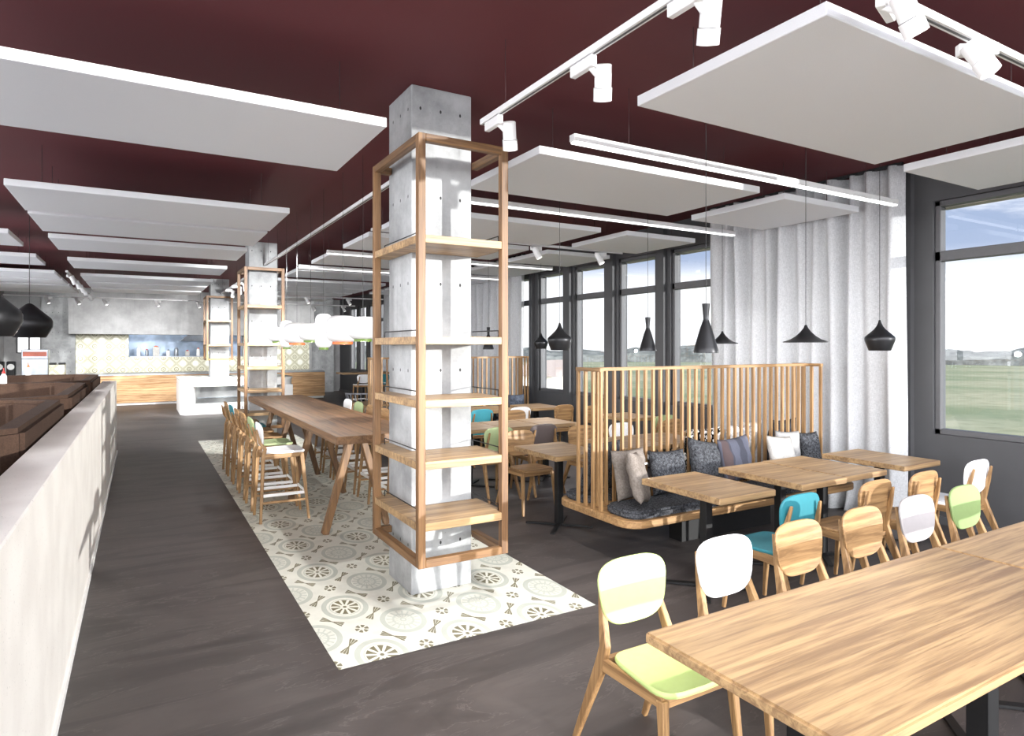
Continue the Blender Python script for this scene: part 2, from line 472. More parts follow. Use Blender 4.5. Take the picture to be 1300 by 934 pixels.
# ------------------------------------------------------------------ oak shelf frames round the columns
def shelf_frame(y0, levels, zb, lab, shelf=True):
    r = empty('shelf_frame', (1.51, y0, zb), 0, lab, 'shelf', 'oak shelf frames round the columns')
    W_, D_, t = .65, .92, .05
    H_ = 3.10 - zb
    for x, y in ((0, 0), (W_ - t, 0), (0, D_ - t)):
        MB().box(x, x + t, y, y + t, 0, H_).build('post', WS[2], r, bevel=.003)
    def ring(z, name):
        m = MB(); m.box(t, W_ - t, 0, t, z, z + t); n = MB().box(0, t, t, D_ - t, z, z + t); e = MB().box(W_ - t, W_, t, .46, z, z + t)
        m.build(name, WS[0], r, bevel=.003); n.build(name, WS[1], r, bevel=.003); e.build(name, WS[1], r, bevel=.003)
        MB().box(t, .135, D_ - t, D_, z, z + t).build(name, WS[0], r, bevel=.003)
    ring(0, 'rail'); ring(H_ - t, 'rail')
    for lv in levels:
        z = lv - zb
        m = MB()
        m.prism([(.004, .004), (W_ - .004, .004), (W_ - .004, .462), (.135, .462), (.135, D_ - .004), (.004, D_ - .004)], z - .05, z)
        sh = m.build('shelf_board', WT[0], r, bevel=.002)
        for xx, ya, yb in ((.075, .07, D_ - .06), (W_ - .04, .07, .46)):
            MB().tube([(xx, yb, z - .002), (xx, yb, z + .045), (xx, ya, z + .045), (xx, ya, z - .002)], .004, 6).build('gallery_rod', M_black, r)
    return r
shelf_frame(3.77, (2.46, 1.815, 1.41, 1.02, .63), .35, 'nearest oak shelf frame hung around the front of the nearest concrete column')
shelf_frame(11.54, (2.46, 1.815, 1.41, 1.02, .63), .35, 'oak shelf frame around the middle column, behind the long bar table')
shelf_frame(18.67, (2.46, 1.815), 1.39, 'short oak shelf frame around the farthest column, above the white island')

# ------------------------------------------------------------------ ceiling panels
PT = .06
def panel(x0, y0, w, lab, grp):
    z = 3.16; r = empty('ceiling_panel', (x0, y0, z), 0, lab, 'ceiling panel', grp)
    MB().box(0, w, 0, 1.2, 0, PT).build('panel', M_panel, r, bevel=.004)
    for x in (.25, w - .25):
        for y in (.2, 1.0): MB().tube([(x, y, PT - .001), (x, y, CEIL - z)], .003, 6).build('hanging_rod', M_rod, r)
g1, g2, g3, g4 = ('left row of wide ceiling panels', 'ceiling panels far left', 'wide ceiling panels right of the columns', 'square ceiling panels along the window side')
ordn = ['first (nearest)', 'second', 'third', 'fourth', 'fifth', 'sixth', 'seventh', 'eighth', 'ninth', 'tenth']
for i, y in enumerate((3.96, 7.05, 8.42, 10.16, 12.68, 15.32, 16.8, 18.4)):
    panel(-1.03, y, 2.4, '%s white acoustic panel from the front in the row left of the columns' % ordn[i], g1)
for i, y in enumerate((10.04, 12.5, 15.05, 16.5, 18.0, 19.3)):
    panel(-3.55, y, 2.13, '%s visible white acoustic panel from the front at the far left, above the brown booths' % ordn[i], g2)
for i, y in enumerate((1.68, 3.94, 6.28, 7.98, 9.95, 12.25, 14.3, 15.6, 17.0, 19.1)):
    panel(2.52, y, 2.4, '%s wide white acoustic panel from the front, just right of the columns' % (ordn + ['eleventh'])[i], g3)
for i, y in enumerate((1.68, 3.98, 6.27, 8.1, 9.95, 12.25, 14.3, 15.6)):
    panel(5.32, y, 1.2, '%s square white acoustic panel from the front, beside the window wall' % ordn[i], g4)

# ------------------------------------------------------------------ linear lights and tracks
def linear(y, x0, x1, lab):
    r = empty('linear_pendant', (x0, y, 3.13), 0, lab, 'ceiling light', 'white linear lights across the ceiling')
    MB().box(0, x1 - x0, -.03, .03, .012, .06).build('housing', M_track, r, bevel=.003)
    MB().box(.01, x1 - x0 - .01, -.024, .024, 0, .012).build('diffuser', M_led, r)
    for q in (.5, x1 - x0 - .5): MB().tube([(q, 0, .058), (q, 0, CEIL - 3.13)], .002, 6).build('suspension_wire', M_rod, r)
linear(3.55, 2.53, 6.42, 'slim white linear light nearest the camera, passing in front of the grey curtain')
linear(5.53, 2.4, 6.42, 'slim white linear light second from the front, ending over the curtain')
linear(9.62, 2.4, 6.42, 'slim white linear light third from the front, ending by the windows')
linear(11.6, 2.4, 6.42, 'slim white linear light farthest of those right of the columns')
def track(p, q, lab):
    d = Vector(q) - Vector(p); L = d.length
    r = empty('lighting_track', p, atan2(d.y, d.x), lab, 'lighting track', 'white spotlight tracks')
    MB().box(0, L, -.02, .02, .0, .035).build('rail', M_track, r, bevel=.002)
    MB().box(.01, L - .01, -.006, .006, -.002, 0).build('contact_slot', M_frame, r)
    for s_ in (.3, L / 2, L - .3): MB().tube([(s_, 0, .03), (s_, 0, CEIL - p[2])], .002, 6).build('hanging_rod', M_rod, r)
TZ = 3.17
track((1.9, -.4, TZ), (1.9, 3.65, TZ), 'white track running towards the camera at the top, ending before the nearest column')
track((1.9, 4.85, TZ), (1.9, 11.9, TZ), 'white track between the nearest and the middle column, above the bar table')
track((1.9, 12.7, TZ), (1.9, 18.9, TZ), 'white track between the middle and the farthest column')
track((2.45, 1.5, TZ), (6.4, 1.5, TZ), 'white track crossing the upper right corner in front of the biggest panel')
track((2.45, 7.66, TZ), (6.4, 7.66, TZ), 'white track across the windows carrying two tilted spotlights')
track((-1.21, 14.8, TZ), (-1.21, 21.7, TZ), 'white track at the far left with a cluster of spotlights')
track((-3.2, 21.8, 3.13), (6.4, 21.8, 3.13), 'long white track across the back in front of the concrete wall')
track((2.9, 18.85, TZ), (6.4, 18.85, TZ), 'white track in the distance right of the farthest column')
def make_spot():
    r = empty('track_spotlight'); tag(r, None, 'spotlight')
    MB().box(-.09, .09, -.018, .018, -.06, -.004).build('adapter', M_track, r, bevel=.004)
    MB().tube([(-.05, -.005, -.05), (-.05, -.06, -.09)], .014, 10).build('joint', M_track, r)
    dr = Vector((.35, -.25, -.8)).normalized(); c0 = Vector((-.05, -.085, -.095))
    a, b = c0 - dr * .07, c0 + dr * .10
    hd = MB().tube([a, a + dr * .004, b - dr * .065], [.036, .042, .042], 20).tube([b - dr * .062, b], [.046, .046], 20)
    h = hd.build('lamp_head', M_track, r, smooth=True)
    MB().tube([b - dr * .002, b + dr * .001], .038, 20).build('lens', M_lens, h)
    return r
sp0 = make_spot(); spn = [0]
def spot(x, y, rz, lab, z=TZ):
    place(sp0, spn[0], (x, y, z), rz, lab, 'white track spotlights'); spn[0] += 1
a90 = pi / 2
for y, lab in ((3.5, 'white track spotlight hanging right above the nearest shelf frame'), (2.57, 'white track spotlight on the diagonal track, second from the nearest column'),
               (1.88, 'white track spotlight cut off by the top edge, nearer the middle of the picture')):
    spot(1.9, y, a90, lab)
spot(2.64, 1.5, .3, 'white spotlight at the near end of the upper right track, by the top edge')
spot(3.39, 1.5, -.6, 'white spotlight at the upper right, in front of the edge of the biggest panel')
spot(4.84, 7.66, 0, 'left of the two white spotlights hanging before the windows')
spot(5.99, 7.66, -.4, 'right of the two white spotlights hanging before the windows')
for i, y in enumerate((13.3, 14.2, 15.1, 16.0, 17.2)):
    spot(1.9, y, a90 + .2 * i, 'white spotlight, %s from the front beyond the middle column' % ordn[i].replace(' (nearest)', ''))
for i, y in enumerate((15.3, 16.4, 17.5, 18.3, 20.3)):
    spot(-1.21, y, a90 - .3, 'white spotlight, %s from the front in the far left cluster' % ordn[i].replace(' (nearest)', ''))
for i, x in enumerate((-2.2, -1.5, -.85, .45, 1.55, 3.9, 5.0, 6.0)):
    spot(x, 21.8, .3, 'small white spotlight on the rearmost track, %s from the left' % ordn[i].replace(' (nearest)', ''), 3.13)
for x, s_ in ((4.15, 'left'), (5.35, 'right')):
    spot(x, 18.85, .2, '%s of the two spotlights in front of the rearmost track, right of the far columns' % s_)

# ------------------------------------------------------------------ chairs
def outline(hw_top, hw_bot, h, n=32, e=3.4):
    o = []
    for k in range(n):
        a = 2 * pi * k / n; c, s_ = cos(a), sin(a)
        x = abs(c) ** (2 / e) * (1 if c >= 0 else -1); y = abs(s_) ** (2 / e) * (1 if s_ >= 0 else -1)
        w = hw_bot + (hw_top - hw_bot) * (y + 1) / 2
        o.append((x * w, y * h))
    return o
def chair_parts(r, key, sz, lift, stool=False):
    """origin on the floor below the seat; faces +Y"""
    pad = COL[key]
    dz = sz - .46; w = .185 if not stool else .17
    spl = .02 + dz * .05
    for s_ in (-1, 1):
        MB().path([(s_ * (w + spl), .2 + (.03 if stool else .01), 0), (s_ * w, .165, sz - .03)], [(.022, .024), (.034, .04)]).build('leg', W[2], r, bevel=.004)
        top = lift
        MB().path([(s_ * (w + spl), (-.37 if not stool else -.235), 0), (s_ * (w - .004), -.205, sz - .055), (s_ * (w - .008), -.185, sz + .03),
                   (s_ * (w - .03), -.232, top - .19), (s_ * (w - .045), -.262, top - .06)],
                  [(.022, .026), (.032, .056 if not stool else .036), (.030, .048 if not stool else .034), (.026, .030), (.02, .016)]).build('leg', W[2], r, bevel=.004)
        MB().path([(s_ * (w - .002), -.19, sz - .045), (s_ * (w - .002), .17, sz - .04)], [(.024, .055), (.024, .045)], side=(1, 0, 0)).build('side_rail', W[1], r, bevel=.003)
    MB().box(-w, w, .145, .172, sz - .065, sz - .018).build('front_rail', W[0], r, bevel=.003)
    MB().box(-w, w, -.2, -.175, sz - .065, sz - .018).build('rear_rail', W[0], r, bevel=.003)
    so = [(x * (1 + .06 * y / .19), y + .015) for x, y in outline(.2, .185, .19, 32, 5)]
    MB().slab(so, lambda x, y: sz + .004 - .008 * (1 - (x / .2) ** 2), .024, .008).build('seat', pad, r, smooth=True)
    hh = (.14 if not stool else .12)
    bo = [(x * (1 - .05 * max(0, y / hh - .3) ** 2), y) for x, y in outline(.206, .165, hh, 40, 3.3)]
    zc = top - hh
    m = MB().slab(bo, lambda x, y: .0 + .30 * x * x, .018, .005)
    ang = radians(80)
    M = Matrix.Translation((0, -.212, zc)) @ Matrix.Rotation(radians(6), 4, 'X') @ Matrix(((1, 0, 0, 0), (0, 0, 1, 0), (0, 1, 0, 0), (0, 0, 0, 1)))
    m.xf(M).build('backrest', pad, r, smooth=True)
    if stool:
        for s_ in (-1, 1):
            MB().bar((s_ * (w + .012), -.225, .27), (s_ * (w + .012), .195, .27), .012, .03).build('footrest_bar', M_white, r, bevel=.002)
            MB().bar((s_ * (w + .018), -.23, .2), (s_ * (w + .018), .20, .2), .016, .024).build('stretcher', W[1], r, bevel=.002)
        MB().bar((-w - .01, .2, .28), (w + .01, .2, .28), .012, .03, side=(0, 1, 0)).build('footrest_bar', M_white, r, bevel=.002)
protos = {}
def chair(key, x, y, rz, lab, grp, stool=False):
    k = (key, stool)
    new = k not in protos
    if new:
        r = empty('bar_stool' if stool else 'dining_chair'); tag(r, None, 'stool' if stool else 'chair')
        chair_parts(r, key, .70 if stool else .46, .985 if stool else .83, stool); protos[k] = r
    return place(protos[k], not new, (x, y, 0), rz, lab, grp)
gA, gB = 'chairs along the big oak table in front', 'chairs at the small tables by the nearer bench'
chair('lime', 1.87, 1.95, pi, 'pale lime-green chair at the left end of the big oak table', gA)
chair('white', 2.45, 1.95, pi, 'chair with white backrest, next after the lime one at the big oak table', gA)
chair('wood', 3.01, 1.95, pi, 'all-oak chair at the big oak table, beside the white-backed one', gA)
chair('wood', 3.58, 1.95, pi, 'all-oak chair at the big oak table, beside the grey-backed one', gA)
chair('grey', 4.15, 1.95, pi, 'chair with light grey backrest at the big oak table', gA)
chair('green', 4.73, 1.95, pi, 'chair with mid-green backrest, farthest right at the big oak table', gA)
chair('teal', 3.6, 2.80, 0, 'chair with teal seat and back, facing the front-left bench table', gB)
chair('wood', 4.42, 2.80, 0, 'oak chair seen from behind, right of the teal chair', gB)
chair('wood', 5.04, 2.80, .0, 'oak chair seen from behind, next to the white one by the dark wall', gB)
chair('white', 5.92, 2.84, 0, 'chair with white seat and back standing by the dark window wall', gB)
gC = 'chairs at the tables behind the slatted screen'
chair('wood', 3.62, 5.86, pi, 'oak chair standing free in front, right of the nearest shelf frame', gC)
chair('wood', 4.48, 5.88, pi, 'oak chair seen through the left end of the slatted screen', gC)
chair('white', 5.05, 5.84, pi, 'white-backed chair seen through the slatted screen', gC)
chair('wood', 5.88, 5.82, pi, 'oak chair seen through the slats in front of a lime-backed one', gC)
chair('sage', 3.57, 6.67, 0, 'light green chair behind the right post of the nearest shelf frame', gC)
chair('brown', 4.17, 6.65, 0, 'chair with dark brown-grey backrest behind the slatted bench', gC)
chair('sage', 6.14, 6.68, 0, 'lime-backed chair peeking over an oak one behind the slats', gC)
gD = 'chairs in the distance before the far bench'
chair('wood', 4.72, 7.84, pi, 'oak chair in the distance in front of a white-backed one', gD)
chair('wood', 6.16, 7.84, pi, 'oak chair by the windows seen through the end of the screen', gD)
chair('turquoise', 4.37, 8.63, 0, 'bright turquoise chair in the distance beside the nearest column', gD)
chair('white', 5.04, 8.65, 0, 'white-backed chair in the distance near the far bench', gD)
chair('wood', 5.85, 8.64, 0, 'oak chair in the distance by the windows, left of the screen end', gD)

# bar stools both sides of the long bar table
bl = ['white', 'sage', 'wood', 'wood', 'teal', 'wood']
nl = ['white-seated bar stool nearest the camera on the left side of the bar table', 'green-seated bar stool, second in the left row', 'oak bar stool, third in the left row right behind the green one',
      'oak bar stool, fourth in the left row', 'teal-backed bar stool in the left row', 'oak bar stool farthest in the left row']
for i, k in enumerate(bl):
    chair(k, 1.26, 6.9 + .575 * i, -a90, nl[i], 'bar stools on the left side of the bar table', True)
br = [('wood', 6.55), ('teal', 7.15), ('wood', 7.7), ('wood', 8.25), ('sage', 8.8), ('white', 9.35)]
nr = ['oak bar stool on the right side, hidden behind the nearest shelf frame', 'teal bar stool on the right side, seen through the nearest shelf frame', 'oak bar stool on the right side, third from the front',
      'oak bar stool whose back shows beside the green one beyond the bar table', 'green-backed bar stool beyond the bar table', 'white-backed bar stool beyond the bar table']
for i, (k, y) in enumerate(br):
    chair(k, 2.42, y, a90, nr[i], 'bar stools on the right side of the bar table', True)
chair('white', 5.35, 17.6, 0, 'white high stool far away by the dark windows', 'high stools by the far windows', True)
chair('teal', 5.9, 17.6, 0, 'teal high stool far away by the dark windows', 'high stools by the far windows', True)

# ------------------------------------------------------------------ bar table
r = empty('bar_table', (1.41, 5.33, 0), 0, 'long high oak bar table on splayed legs, between two rows of stools', 'table')
MB().box(0, .78, 0, 5.02, .93, 1.0).build('tabletop', WB, r, bevel=.004)
for y in (.75, 2.3, 3.58, 4.78):
    for s_ in (-1, 1):
        MB().bar((.39 + s_ * .31, y + .03 * s_, 0), (.39 + s_ * .05, y + .03 * s_, .93), .06, .075, .06, .075).build('leg', WS[2], r, bevel=.004)
    MB().box(.26, .52, y - .05, y + .05, .885, .93).build('crossbar', WS[0], r, bevel=.003)

# ------------------------------------------------------------------ pedestal tables
def ped(r, x, y, h, w=.065, arm=.33, rot=.0):
    MB().box(x - w / 2, x + w / 2, y - w / 2, y + w / 2, .02, h).build('pedestal', M_black, r, bevel=.003)
    m = MB()
    for k in range(4):
        a = pi / 4 + k * a90 + rot
        m.bar((x, y, .015), (x + arm * cos(a), y + arm * sin(a), .012), .05, .02, .04, .012, side=(-sin(a), cos(a), 0))
    m.build('cross_base', M_black, r)
    MB().box(x - .14, x + .14, y - .14, y + .14, h - .008, h).build('mounting_plate', M_black, r)
def small_table(x0, x1, y0, y1, lab, grp, joint=False):
    r = empty('dining_table', ((x0 + x1) / 2, (y0 + y1) / 2, 0), 0, lab, 'table', grp)
    a, b = (x1 - x0) / 2, (y1 - y0) / 2
    MB().box(-a, a, -b, b, .705, .75).build('tabletop', WT[0], r, bevel=.004)
    ped(r, 0, 0, .705)
g1 = 'small oak tables along the nearer side of the bench'
small_table(3.29, 3.85, 2.95, 3.71, 'small oak table nearest the rounded corner of the bench', g1)
small_table(4.14, 4.68, 2.95, 3.73, 'left one of the two small oak tables pushed together', g1)
small_table(4.705, 5.25, 2.97, 3.75, 'right one of the two small oak tables pushed together', g1)
small_table(5.52, 6.09, 2.98, 3.73, 'small oak table by the curtain, farthest right of its row', g1)
g2 = 'small oak tables behind the slatted screen'
small_table(3.26, 3.84, 4.82, 5.58, 'oak table at the far side of the bench with its black base in view', g2)
small_table(4.14, 4.71, 4.86, 5.6, 'oak table seen through the slats, in front of a white-backed chair', g2)
small_table(4.73, 5.29, 4.86, 5.6, 'oak table behind the dark boucle cushions of the bench', g2)
small_table(5.52, 6.1, 4.86, 5.56, 'oak table behind the slats at the curtain', g2)
g3 = 'oak tables in the middle of the room'
small_table(3.29, 3.87, 6.87, 7.6, 'oak table with the light green chair, right of the nearest column', g3)
small_table(3.89, 4.43, 6.87, 7.6, 'oak table with the dark brown-grey chair', g3)
small_table(4.45, 5.0, 6.87, 7.6, 'oak table whose corner shows left of the slatted screen', g3)
small_table(5.84, 6.42, 6.87, 7.58, 'oak table below the windows, seen through the slats', g3)
g4 = 'oak tables before the far bench'
small_table(3.29, 3.87, 8.8, 9.55, 'far oak table mostly behind the nearest column', g4)
small_table(4.14, 4.69, 8.8, 9.55, 'far oak table right behind the turquoise chair', g4)
small_table(4.71, 5.26, 8.8, 9.55, 'far oak table behind the distant white-backed chair', g4)
small_table(5.5, 6.1, 8.8, 9.55, 'far oak table standing at the dark window wall', g4)
small_table(3.3, 3.86, 10.75, 11.5, 'distant oak table seen between the bar table and the nearest column', g4)
for x0, x1, lab in ((1.53, 3.445, 'big oak table in the foreground with a rounded near corner'), (3.455, 5.37, 'second big oak table adjoining the first at the right edge')):
    r = empty('large_table', ((x0 + x1) / 2, 1.32, 0), 0, lab, 'table', 'big oak tables in the foreground')
    a = (x1 - x0) / 2
    MB().box(-a, a, -.38, .39, .71, .75).build('tabletop', WT[0], r, bevel=.008, seg=2)
    ped(r, -a + .34, 0, .71, .085, .42); ped(r, a - .42, 0, .71, .085, .42)
r = empty('high_table', (5.7, 18.6, 0), 0, 'high oak table far away beside the dark windows', 'table')
MB().box(-.7, .7, -.35, .35, .95, 1.0).build('tabletop', WT[0], r, bevel=.004); ped(r, 0, 0, .95)

# ------------------------------------------------------------------ double bench with slatted screen
def rounded(x0, x1, y0, y1, rad, n=7):
    o = []
    for cx, cy, a0 in ((x1 - rad, y1 - rad, 0), (x0 + rad, y1 - rad, 90), (x0 + rad, y0 + rad, 180), (x1 - rad, y0 + rad, 270)):
        for k in range(n):
            a = radians(a0 + 90 * k / (n - 1)); o.append((cx + rad * cos(a), cy + rad * sin(a)))
    return o
def bench(y0, lab):
    r = empty('double_bench', (0, y0, 0), 0, lab, 'bench', 'back-to-back benches')
    x0, x1, D = 3.21, 6.15, 1.03
    MB().prism(rounded(x0, x1, 0, D, .16), .35, .41).build('plank', W[0], r, bevel=.006)
    MB().prism(rounded(x0 + .05, x1 - .03, .03, .42, .12), .41, .475).build('seat_cushion', M_felt, r, bevel=.018, seg=2)
    MB().prism(rounded(x0 + .05, x1 - .03, .64, D - .03, .12), .41, .475).build('seat_cushion', M_felt, r, bevel=.018, seg=2)
    MB().box(4.2, 5.4, .46, .62, 0, .35).build('plinth', M_black, r)
    # screen: long run between two short returns
    s = r
    Z = 1.575; zf = .41
    ya, yb, ym = .40, .74, .56
    n = 32
    for xx, (p, q) in ((3.25, ('left', 0)), (6.17 - .04, ('right', 1))):
        MB().box(xx - .02, xx + .02, ya, yb, Z - .03, Z).build('top_rail', W[1], s, bevel=.002)
        for k in range(4):
            yy = ya + .015 + (yb - ya - .03) * k / 3
            MB().box(xx - .011, xx + .011, yy - .014, yy + .014, zf, Z - .03).build('slat', W[2], s)
    MB().box(3.27, 6.11, ym - .02, ym + .02, Z - .03, Z).build('top_rail', W[0], s, bevel=.002)
    for k in range(n):
        xx = 3.33 + (6.06 - 3.33) * k / (n - 1)
        MB().box(xx - .011, xx + .011, ym - .014, ym + .014, zf, Z - .03).build('slat', W[2], s)
bench(3.74, 'nearer back-to-back bench, rounded oak plank, charcoal seat pads and tall slatted oak screen')
bench(9.57, 'far back-to-back bench whose slatted screen shows beside the right post of the nearest shelf frame')

# cushions
def pillow(loc, w, h, th, rot, mat, lab, seed=0, grp='cushions on the nearer bench'):
    rnd = random.Random(seed); n = 18; vs = []; fs = []
    ph = [rnd.uniform(0, 6) for _ in range(6)]
    for side in (1, -1):
        for j in range(n + 1):
            for i in range(n + 1):
                u, v = 2 * i / n - 1, 2 * j / n - 1
                px = w / 2 * u * (1 - .07 * (1 - v * v)); pz = h / 2 * v * (1 - .07 * (1 - u * u))
                e = max(0, (1 - u ** 4) * (1 - v ** 4)) ** .55
                wr = .008 * sin(5 * u + ph[0] + 2 * v) * sin(4 * v + ph[1]) + .006 * sin(9 * u * v + ph[2]) + .004 * sin(11 * v + 6 * u + ph[3])
                vs.append((px, side * (th / 2 * e) + wr * e, pz + .01 * sin(3 * u + ph[4]) * (1 - abs(v))))
    N = (n + 1) ** 2
    for sd in (0, 1):
        for j in range(n):
            for i in range(n):
                a = sd * N + j * (n + 1) + i; f = (a, a + 1, a + n + 2, a + n + 1)
                fs.append(f if sd else f[::-1])
    me = bpy.data.meshes.new('cushion'); me.from_pydata(vs, [], fs)
    bm = bmesh.new(); bm.from_mesh(me); bmesh.ops.remove_doubles(bm, verts=bm.verts, dist=.0015)
    bmesh.ops.recalc_face_normals(bm, faces=bm.faces)
    for f in bm.faces: f.smooth = True
    bm.to_mesh(me); bm.free(); me.materials.append(mat)
    o = bpy.data.objects.new('cushion', me); C.objects.link(o)
    o.rotation_euler = [radians(a) for a in rot]
    zmin = min((o.rotation_euler.to_matrix() @ v.co).z for v in me.vertices)
    o.location = (loc[0], loc[1], loc[2] - zmin)
    return tag(o, lab, 'cushion', grp)
SZ = .477
tagp = pillow((3.57, 4.16, SZ), .38, .42, .10, (-12, 0, 4), M_taupe, 'taupe cushion with a small pale tag, upright behind the crumpled one', 2)
MB().box(.12, .15, -.062, -.058, .06, .075).build('tag', M_white, tagp)
pillow((3.45, 3.93, SZ), .34, .42, .12, (-16, 10, 38), M_taupe, 'crumpled light taupe cushion at the left end of the nearer bench', 1)
pillow((3.97, 4.13, SZ), .38, .38, .13, (-12, 0, -6), M_felt, 'charcoal boucle cushion right of the taupe ones', 3)
pillow((4.38, 4.09, SZ), .42, .42, .15, (-20, 12, 8), M_felt, 'large charcoal boucle cushion slumped in the middle of the bench', 4)
pillow((4.83, 4.14, SZ), .44, .42, .12, (-10, -3, 4), M_plaid, 'dark plaid cushion behind the two joined tables', 5)
pillow((5.38, 4.05, SZ), .40, .40, .12, (-16, 6, 6), M_linen, 'pale linen cushion towards the right end of the nearer bench', 6)
pillow((5.66, 4.19, SZ), .32, .42, .09, (-8, 3, -8), M_lgrey, 'light grey cushion tucked behind the pale linen one', 7)
pillow((5.97, 4.16, SZ), .26, .40, .12, (-10, 0, -4), M_felt, 'charcoal boucle cushion at the right end of the nearer bench', 8)
gb = 'cushions on the far side of the nearer bench'
pillow((3.48, 4.46, SZ), .42, .46, .10, (10, 0, 4), M_felt2, 'plain dark grey cushion behind the left return of the slats', 9, gb)
pillow((4.72, 4.47, SZ), .48, .50, .12, (10, 0, 0), M_mono, 'black and white printed cushion behind the slats', 10, gb)
pillow((5.22, 4.47, SZ), .42, .48, .12, (10, 4, 3), M_marb, 'white printed cushion behind the slats above the plaid one', 11, gb)
pillow((5.53, 4.60, SZ), .28, .52, .10, (16, 0, -8), M_linen, 'narrow pale cushion behind the slats, taller than its neighbours', 12, gb)
pillow((5.90, 4.47, SZ), .42, .52, .13, (10, 0, 2), M_felt2, 'tall dark grey cushion behind the slats at the right end', 13, gb)
gc = 'cushions on the far bench'
pillow((5.44, 9.9, SZ), .4, .42, .12, (-10, 0, 0), M_felt, 'charcoal boucle cushion on the far bench right of the shelf post', 14, gc)
pillow((5.86, 9.95, SZ), .38, .42, .12, (-8, 0, 0), M_blue, 'slate blue cushion at the right end of the far bench', 15, gc)
pillow((4.54, 9.93, SZ), .46, .36, .12, (-10, 0, 0), M_lgrey, 'light grey cushion on the far bench close to the column', 16, gc)
pillow((5.01, 9.93, SZ), .4, .38, .12, (-10, 0, 3), M_felt2, 'dark grey cushion on the far bench between the light grey and the boucle one', 17, gc)

# ------------------------------------------------------------------ curtains
def curtain(ya, yb, lab, seed=1, amp=.075):
    rnd = random.Random(seed); n = int((yb - ya) / .012); K = 24; vs = []; fs = []
    ph = rnd.uniform(0, 6); jit = [rnd.uniform(-1, 1) for _ in range(80)]
    for k in range(K + 1):
        z = .005 + (CEIL - .03) * k / K
        fl_ = max(0, 1 - z / .35)
        for i in range(n + 1):
            y = ya + (yb - ya) * i / n
            p = (y - ya) / .21 * 2 * pi + ph
            q = int((y - ya) / .21 * 1.0); j = jit[q % 80] * .3
            a = amp * (.75 + .35 * sin(p * .31 + 1)) * (1 + .25 * fl_)
            x = 6.6 + a * sin(p + .6 * sin(p * .37 + z * .25)) + .02 * sin(p * .5 + z * 1.3) - .05 * fl_ * fl_
            vs.append((x, y + .03 * fl_ * sin(p * .5), z))
    for k in range(K):
        for i in range(n):
            a = k * (n + 1) + i; fs.append((a, a + 1, a + n + 2, a + n + 1))
    r = empty('curtain', (6.6, (ya + yb) / 2, 0), 0, lab, 'curtain', 'grey curtains on the window wall')
    m = MB().add(vs, fs)
    o = m.build('drape', M_curt, r, smooth=False, loc=None)
    o.location = (-6.6, -(ya + yb) / 2, 0)
    for f in o.data.polygons: f.use_smooth = True
    sm = o.modifiers.new('thick', 'SOLIDIFY'); sm.thickness = .003
    MB().box(-.02, .02, ya - (ya + yb) / 2, yb - (ya + yb) / 2, CEIL - .03, CEIL - .001).build('curtain_rail', M_black, r)
curtain(3.58, 6.1, 'wide light grey floor-length curtain behind the nearer bench', 3)
curtain(10.86, 19.4, 'long light grey curtain in the distance on the window wall', 5)

# ------------------------------------------------------------------ black pendants
def pend(kind, x, y, zb, lab, scale=1, pw=6):
    r = empty('pendant_lamp', (x, y, zb), 0, lab, 'pendant lamp', 'black pendant lamps')
    if kind == 'wide': pr = [(.175, 0), (.176, .006), (.15, .014), (.115, .028), (.075, .055), (.04, .09), (.018, .12), (.008, .145)]
    elif kind == 'tall': pr = [(.09, 0), (.091, .005), (.082, .04), (.062, .11), (.042, .18), (.026, .225), (.019, .245), (.02, .27), (.026, .33), (.0285, .36), (.008, .362)]
    elif kind == 'onion': pr = [(.084, 0), (.09, .003), (.118, .055), (.125, .07), (.125, .105), (.118, .125), (.085, .155), (.05, .188), (.022, .213), (.01, .22)]
    else: pr = [(.085, 0), (.088, .004), (.105, .05), (.118, .085), (.121, .105), (.117, .122), (.098, .14), (.07, .165), (.045, .19), (.027, .215), (.016, .24), (.007, .27)]
    pr = [(a * scale, b * scale) for a, b in pr]
    inner = [(max(.004, a - .004), b + .001) for a, b in pr[:-3]][::-1]
    sh = MB().lathe(inner + pr, 40, cap=False)
    n = 40; o = 0
    sh.build('lamp_shade', M_lamp, r, smooth=True)
    MB().lathe([(.02, .03 * scale), (.028, .045 * scale), (.02, .075 * scale), (.008, .08 * scale)], 14).build('bulb', M_lens, r, smooth=True)
    MB().tube([(0, 0, pr[-1][1] - .005), (0, 0, CEIL - zb)], .0022 * max(1, scale * .8), 6).build('cable', M_black, r)
pend('tall', 3.58, 3.34, 1.705, 'tall hourglass-shaped black pendant nearest the camera, above the bench corner table')
pend('wide', 4.76, 3.36, 1.785, 'flat wide black pendant in front of the middle of the curtain')
pend('fat', 5.63, 3.25, 1.715, 'bulbous black pendant at the right end of the curtain')
pend('fat', 3.56, 5.2, 1.715, 'bulbous black pendant hanging before the second window, the larger one')
pend('tall', 4.70, 5.2, 1.705, 'tall slim black pendant hanging before the windows, farther than the big one')
pend('wide', 5.84, 5.2, 1.785, 'flat wide black pendant at the left edge of the curtain')
pend('fat', 5.88, 9.15, 1.715, 'small distant bulbous black pendant at the farthest window')
pend('tall', 4.87, 9.15, 1.705, 'distant tall black pendant seen just right of the nearest column')
pend('onion', -1.36, 8.55, 1.86, 'big bulbous black pendant cut off by the left edge', 2.2)
pend('onion', -1.36, 11.3, 1.88, 'big bulbous black pendant over the brown booths, fully visible', 2.2)

